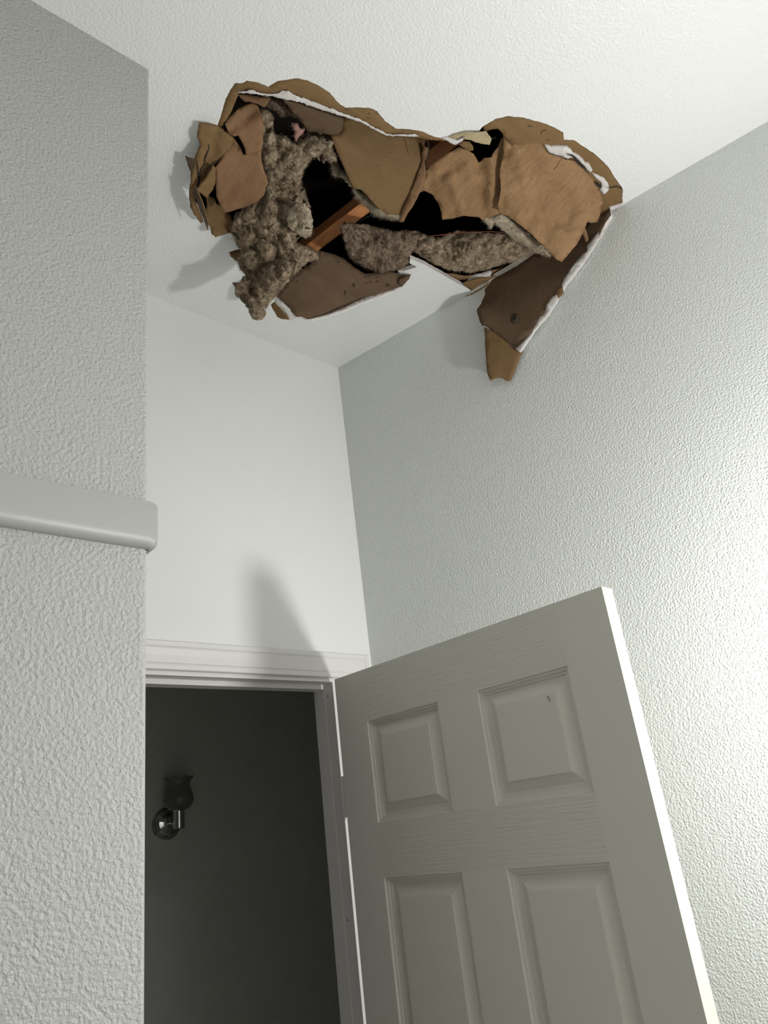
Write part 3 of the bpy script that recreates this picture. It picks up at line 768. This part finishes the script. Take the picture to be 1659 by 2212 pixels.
x = sheet('broken_edge', [(1202, 636), (1205, 648), (1195, 664), (1180, 686), (1165, 702), (1150, 722), (1135, 744), (1124, 760), (1114, 753), (1130, 738), (1146, 722), (1156, 702), (1166, 684), (1176, 680), (1180, 662), (1190, 645)], RC, GY, .005, 6, .001, 40, seed=43, jg=(1.4, 4), parent=t); x['label'] = 'chalky white broken edge'
x = sheet('torn_paper', [(1214, 618), (1217, 628), (1216, 634), (1206, 644), (1200, 634), (1204, 622)], RC, BP, .003, 6, 0, seed=44, jg=(1.4, 4), parent=t)
RP = [(1046, 617, -.004), (1165, 545, -.002), (1318, 452, -.004), wz(1213, 616, .0145), wz(1116, 752, .0245), wz(1278, 536, .0085), wz(1032, 675, .0475)]
x = sheet('stain', [(1104, 684), (1108, 678), (1116, 677), (1121, 684), (1118, 694), (1110, 700), (1104, 693)], RP, ('knot',) * 3, .0006, 0, 0, seed=45, jg=(.8, 3), parent=t)
x['label'] = 'dark round stain'
x = sheet('knot_centre', [(1110, 687), (1113, 683), (1116, 686), (1114, 692), (1111, 692)], [(a, b, c - .0015) for a, b, c in RP], ('nail',) * 3, .0005, 0, 0, seed=46, jg=(.4, 3), parent=t)
x = sheet('torn_paper', [(1032, 656), (1020, 648), (1008, 652), (1000, 648), (1006, 640), (1022, 633), (1046, 618), (1060, 606), (1052, 632), (1042, 652)], [(1000, 648, -.010), (1060, 606, -.006), (1032, 656, -.03)], BP, .002, 7, .002, 30, seed=47, jg=(1.2, 4), parent=t)
t = sheet('drywall_flap', [(1046, 706), (1062, 715), (1080, 727), (1097, 741), (1116, 753), (1131, 758), (1124, 770), (1116, 790), (1109, 808), (1104, 822), (1094, 822), (1084, 816), (1072, 816), (1064, 820), (1059, 822), (1053, 808), (1050, 785), (1048, 750)],
      [wz(1131, 758, .012), wz(1104, 822, .012), wz(1059, 822, .028), wz(1048, 720, .036), wz(1116, 753, .016)], ('board_paper', 'board_paper', 'board_paper'), .002, 10, .002, 16, seed=48, jg=(0.8, 5))
tag(t, 'brown paper flap dangling lowest, below the dark slab on the right wall', 'drywall flap')

# ------------------------------------------------------------------ wool insulation
t = wool('insulation_batt', [(560, 250), (566, 238), (574, 240), (577, 262), (577, 284), (588, 279), (596, 290), (612, 292), (628, 303), (642, 312), (652, 303), (664, 296), (678, 300), (690, 296), (705, 303), (720, 322), (728, 345), (712, 352), (696, 340), (684, 336), (668, 352), (655, 372), (650, 395), (660, 420), (668, 445), (674, 470), (674, 495), (668, 512), (648, 508), (640, 525), (668, 535), (688, 545), (686, 562), (668, 566), (650, 580), (640, 590), (618, 612), (598, 635), (588, 648), (580, 655), (572, 668), (556, 684), (545, 668), (530, 645), (518, 632), (506, 618), (522, 606), (530, 594), (518, 580), (513, 560), (520, 545), (508, 522), (500, 500), (504, 480), (518, 458), (536, 445), (556, 430), (566, 410), (568, 380), (560, 350), (562, 300)],
      [(575, 222, .06), (640, 240, .06), (720, 330, .06), (560, 330, .02), (655, 400, .04), (672, 490, -.01), (510, 520, -.025), (530, 590, -.06), (510, 618, -.12), (556, 684, -.20), (620, 600, -.13), (685, 555, -.04), (600, 500, -.03), (600, 420, .01)],
      'fluff', amp=.030, freq=22, thick=.03, fibres=60000, seed=51, spacing=3.6)
tag(t, 'large brown-grey wool insulation clump hanging out of the left half of the hole', 'insulation')
t = wool('insulation_tuft', [(622, 455), (640, 440), (660, 440), (672, 458), (675, 485), (673, 505), (660, 516), (645, 508), (632, 498), (622, 488)], [(622, 455, -.05), (672, 460, -.05), (650, 512, -.07)], 'fluff_pale', amp=.020, freq=40, thick=.02, fibres=4000, seed=52, spacing=3.6)
tag(t, 'pale fuzzy wool tuft on the right side of the large hanging clump', 'insulation')
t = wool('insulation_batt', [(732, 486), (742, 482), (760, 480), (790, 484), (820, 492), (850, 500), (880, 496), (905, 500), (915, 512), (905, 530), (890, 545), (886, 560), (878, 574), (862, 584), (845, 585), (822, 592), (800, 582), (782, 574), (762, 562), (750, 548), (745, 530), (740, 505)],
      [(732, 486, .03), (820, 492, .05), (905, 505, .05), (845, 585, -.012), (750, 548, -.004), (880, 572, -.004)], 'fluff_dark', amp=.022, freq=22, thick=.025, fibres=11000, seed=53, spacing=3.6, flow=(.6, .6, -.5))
tag(t, 'dark matted wool insulation piece in the lower middle of the hole', 'insulation')
t = wool('insulation_batt', [(888, 516), (905, 500), (925, 508), (950, 512), (972, 502), (985, 498), (1005, 500), (1025, 500), (1050, 503), (1080, 504), (1110, 506), (1135, 522), (1160, 540), (1165, 548), (1140, 560), (1110, 568), (1080, 572), (1050, 584), (1015, 590), (985, 586), (955, 578), (930, 566), (905, 552), (892, 542)],
      [(888, 516, .05), (985, 498, .06), (1110, 506, .05), (1165, 548, .015), (1050, 584, .016), (930, 566, .014), (1000, 545, .02)], 'fluff', amp=.028, freq=22, thick=.02, fibres=17000, seed=54, spacing=3.6, flow=(.9, -.3, 0))
tag(t, 'long brown-grey wool insulation batt lying along the far edge of the hole', 'insulation')
t = wool('insulation_tuft', [(1044, 476), (1052, 468), (1068, 464), (1082, 463), (1100, 470), (1120, 486), (1150, 512), (1180, 540), (1204, 566), (1192, 562), (1175, 552), (1150, 544), (1120, 524), (1098, 508), (1082, 492), (1068, 482), (1062, 496), (1056, 488)],
      [(1044, 476, .010), (1100, 470, .004), (1204, 566, -.035), (1120, 524, .004)], 'fluff_pale', amp=.018, freq=34, thick=.015, fibres=6000, seed=55, spacing=3.6)
tag(t, 'frayed pale wool tuft along the underside of the large kraft sheet', 'insulation')
t = wool('insulation_tuft', [(716, 352), (728, 350), (738, 370), (750, 385), (762, 402), (772, 414), (790, 420), (805, 436), (828, 452), (850, 462), (866, 460), (860, 474), (842, 470), (820, 466), (798, 456), (780, 434), (768, 426), (764, 412), (752, 396), (738, 384), (722, 380), (718, 366)],
      [(716, 352, .075), (772, 414, .055), (866, 465, .04), (798, 450, .045)], 'fluff_pale', amp=.006, freq=40, thick=.012, fibres=6000, seed=56, spacing=3.6, flen=.012)
tag(t, 'pale wool fringe along the lower edge of the middle brown board', 'insulation')
t = wool('insulation_tuft', [(628, 268), (640, 265), (648, 276), (659, 278), (654, 290), (646, 296), (641, 306), (634, 296), (636, 284)], [(628, 268, .03), (659, 278, .03), (641, 306, .025)], 'fluff_pink', amp=.004, freq=60, thick=.008, fibres=120, seed=57, spacing=3.6, flen=.008)
tag(t, 'tiny pink insulation scrap near the top of the large wool clump', 'insulation')
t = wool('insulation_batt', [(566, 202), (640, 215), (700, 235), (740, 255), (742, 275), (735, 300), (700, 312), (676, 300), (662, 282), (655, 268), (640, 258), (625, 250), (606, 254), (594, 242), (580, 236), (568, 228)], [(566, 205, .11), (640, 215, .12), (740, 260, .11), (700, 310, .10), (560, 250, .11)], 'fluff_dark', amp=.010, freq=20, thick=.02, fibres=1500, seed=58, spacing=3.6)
tag(t, 'dark wool insulation deep behind the upper left tear', 'insulation')

# ------------------------------------------------------------------ kraft and board sheets inside the hole
KR = ('kraft',) * 3; KP = ('kraft_plain',) * 3
t = sheet('kraft_sheet', [(486, 268), (490, 262), (500, 248), (516, 234), (532, 226), (546, 223), (556, 228), (565, 248), (569, 270), (568, 300), (566, 322), (550, 330), (532, 337), (529, 320), (522, 305), (515, 292), (505, 294), (495, 288)],
      [(486, 268, -.008), (546, 223, .03), (569, 270, -.002), (532, 337, -.032), (566, 322, -.020)], KP, .0012, 9, .005, 14, folds=[(495, 285, 550, 240, 12, .007)], seed=61, jg=(0.9, 5))
tag(t, 'upper of the two smooth kraft paper sheets at the left of the hole', 'kraft paper')
t = sheet('kraft_sheet', [(507, 300), (515, 312), (521, 322), (526, 335), (545, 330), (564, 322), (565, 350), (570, 368), (577, 385), (580, 396), (574, 405), (571, 420), (556, 436), (535, 446), (510, 453), (484, 461), (477, 448), (468, 425), (466, 395), (465, 362), (478, 344), (492, 320)],
      [(507, 300, -.004), (564, 322, -.014), (580, 396, -.022), (484, 461, -.04), (466, 365, -.03)], KP, .0012, 10, .006, 12, folds=[(480, 440, 560, 340, 18, .007)], seed=62, jg=(0.8, 5))
tag(t, 'lower and larger of the two smooth kraft paper sheets at the left of the hole', 'kraft paper')
t = sheet('backing_board', [(718, 300), (716, 292), (736, 290), (741, 252), (770, 255), (800, 270), (835, 290), (870, 288), (925, 300), (916, 318), (912, 345), (900, 385), (885, 425), (866, 466), (855, 462), (838, 464), (810, 443), (792, 420), (780, 410), (764, 408), (750, 375), (736, 345), (726, 322)],
      [(718, 300, .06), (741, 252, .10), (925, 300, .10), (912, 345, .06), (866, 466, .005), (764, 408, .012)], ('board_paper', 'board_paper', 'board_paper'), .009, 12, .004, 10, seed=63, jg=(1.0, 5))
tag(t, 'smooth brown backing board hanging behind the middle of the upper tear', 'backing board')
t = sheet('kraft_strip', [(913, 312), (921, 318), (926, 318), (922, 360), (918, 385), (906, 418), (892, 446), (880, 462), (871, 480), (860, 478), (866, 466), (880, 430), (898, 388), (910, 350)], [(913, 312, .075), (926, 318, .07), (880, 462, -.002), (862, 478, -.004)], KP, .0012, 8, .003, 20, seed=64, jg=(1.0, 4))
tag(t, 'narrow kraft strip hanging along the right edge of the middle brown board', 'kraft paper')
t = sheet('backing_board', [(610, 215), (640, 222), (690, 240), (742, 256), (740, 280), (732, 292), (712, 292), (690, 286), (665, 284), (652, 262), (630, 240)], [(610, 215, .05), (742, 256, .06), (665, 284, .055)], ('dark_shaded_board_paper',) * 3, .004, 12, .004, 14, seed=65, jg=(1.6, 5))
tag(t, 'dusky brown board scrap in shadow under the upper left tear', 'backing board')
t = sheet('kraft_sheet', [(512, 203), (545, 206), (585, 212), (572, 232), (560, 226), (546, 222), (530, 220), (520, 212)], [(512, 203, .04), (585, 212, .05), (550, 224, .035)], KP, .0012, 10, .003, 14, seed=66, jg=(1.2, 5))
tag(t, 'small shadowed kraft scrap tucked under the upper left corner of the tear', 'kraft paper')
# middle folded kraft
t = sheet('kraft_sheet', [(990, 318), (1000, 322), (1012, 326), (1022, 332), (1030, 344), (1034, 352), (1046, 341), (1062, 340), (1066, 330), (1076, 318), (1084, 298), (1092, 300), (1094, 340), (1090, 380), (1086, 420), (1086, 450), (1078, 463), (1062, 468), (1046, 478), (1036, 470), (1020, 468), (1002, 466), (980, 472), (956, 475), (952, 455), (945, 436), (934, 420), (916, 412), (908, 416), (914, 392), (920, 370), (932, 356), (960, 336)],
      [(990, 318, .025), (1084, 298, .026), (908, 416, .035), (956, 475, .010), (1046, 478, -.002), (1086, 450, .002), (1034, 352, .022)], KR, .0012, 8, .009, 16,
      folds=[(1010, 335, 960, 370, 16, .012), (1035, 360, 1046, 470, 20, .016), (970, 375, 1000, 465, 16, -.010), (1064, 340, 1060, 440, 16, -.014), (1010, 360, 1040, 400, 14, -.008), (925, 400, 985, 360, 12, .008)], seed=67, jg=(0.8, 5))
tag(t, 'folded kraft paper sheet in the middle right, below the cream flap', 'kraft paper')
t = sheet('kraft_sheet', [(1086, 287), (1098, 286), (1112, 288), (1128, 290), (1150, 302), (1168, 310), (1180, 328), (1188, 333), (1206, 338), (1222, 345), (1240, 347), (1256, 362), (1270, 376), (1286, 392), (1296, 412), (1304, 438), (1297, 446), (1297, 462), (1294, 470), (1290, 480), (1278, 482), (1268, 480), (1262, 498), (1248, 525), (1232, 545), (1214, 566), (1202, 561), (1190, 548), (1170, 528), (1145, 503), (1120, 484), (1098, 468), (1080, 461), (1076, 445), (1082, 410), (1080, 370), (1088, 330)],
      [(1086, 287, .012), (1180, 328, -.008), (1296, 412, -.008), (1290, 478, -.045), (1214, 566, -.11), (1080, 461, -.035), (1082, 380, -.006), (1160, 430, -.035)], KR, .0012, 8, .013, 10,
      folds=[(1090, 330, 1082, 450, 12, .010), (1250, 505, 1190, 500, 18, -.010), (1290, 440, 1240, 475, 16, -.008), (1140, 480, 1190, 400, 22, .008), (1170, 520, 1240, 440, 20, .007), (1110, 300, 1130, 400, 20, -.006), (1265, 485, 1245, 520, 12, .006)], seed=68, jg=(0.8, 5))
tag(t, 'large crinkled kraft paper sheet drooping over the right half of the hole', 'kraft paper')
v, f = tube([at(1215, 342, -.03), at(1207, 350, -.034), at(1204, 358, -.038), at(1196, 366, -.04)], 0.0006, 5)
mesh_obj('crease_tear', v, f, 'nail', parent=t)
t = sheet('kraft_strip', [(888, 560), (900, 556), (905, 566), (930, 578), (960, 590), (1010, 596), (1050, 590), (1080, 580), (1090, 574), (1060, 604), (1030, 600), (1006, 606), (985, 604), (950, 588), (920, 575)], [(888, 560, .016), (1000, 600, .016), (1090, 574, .02)], KP, .0012, 8, .002, 20, seed=69, jg=(1.4, 4))
tag(t, 'narrow kraft facing strip under the long wool batt', 'kraft paper')
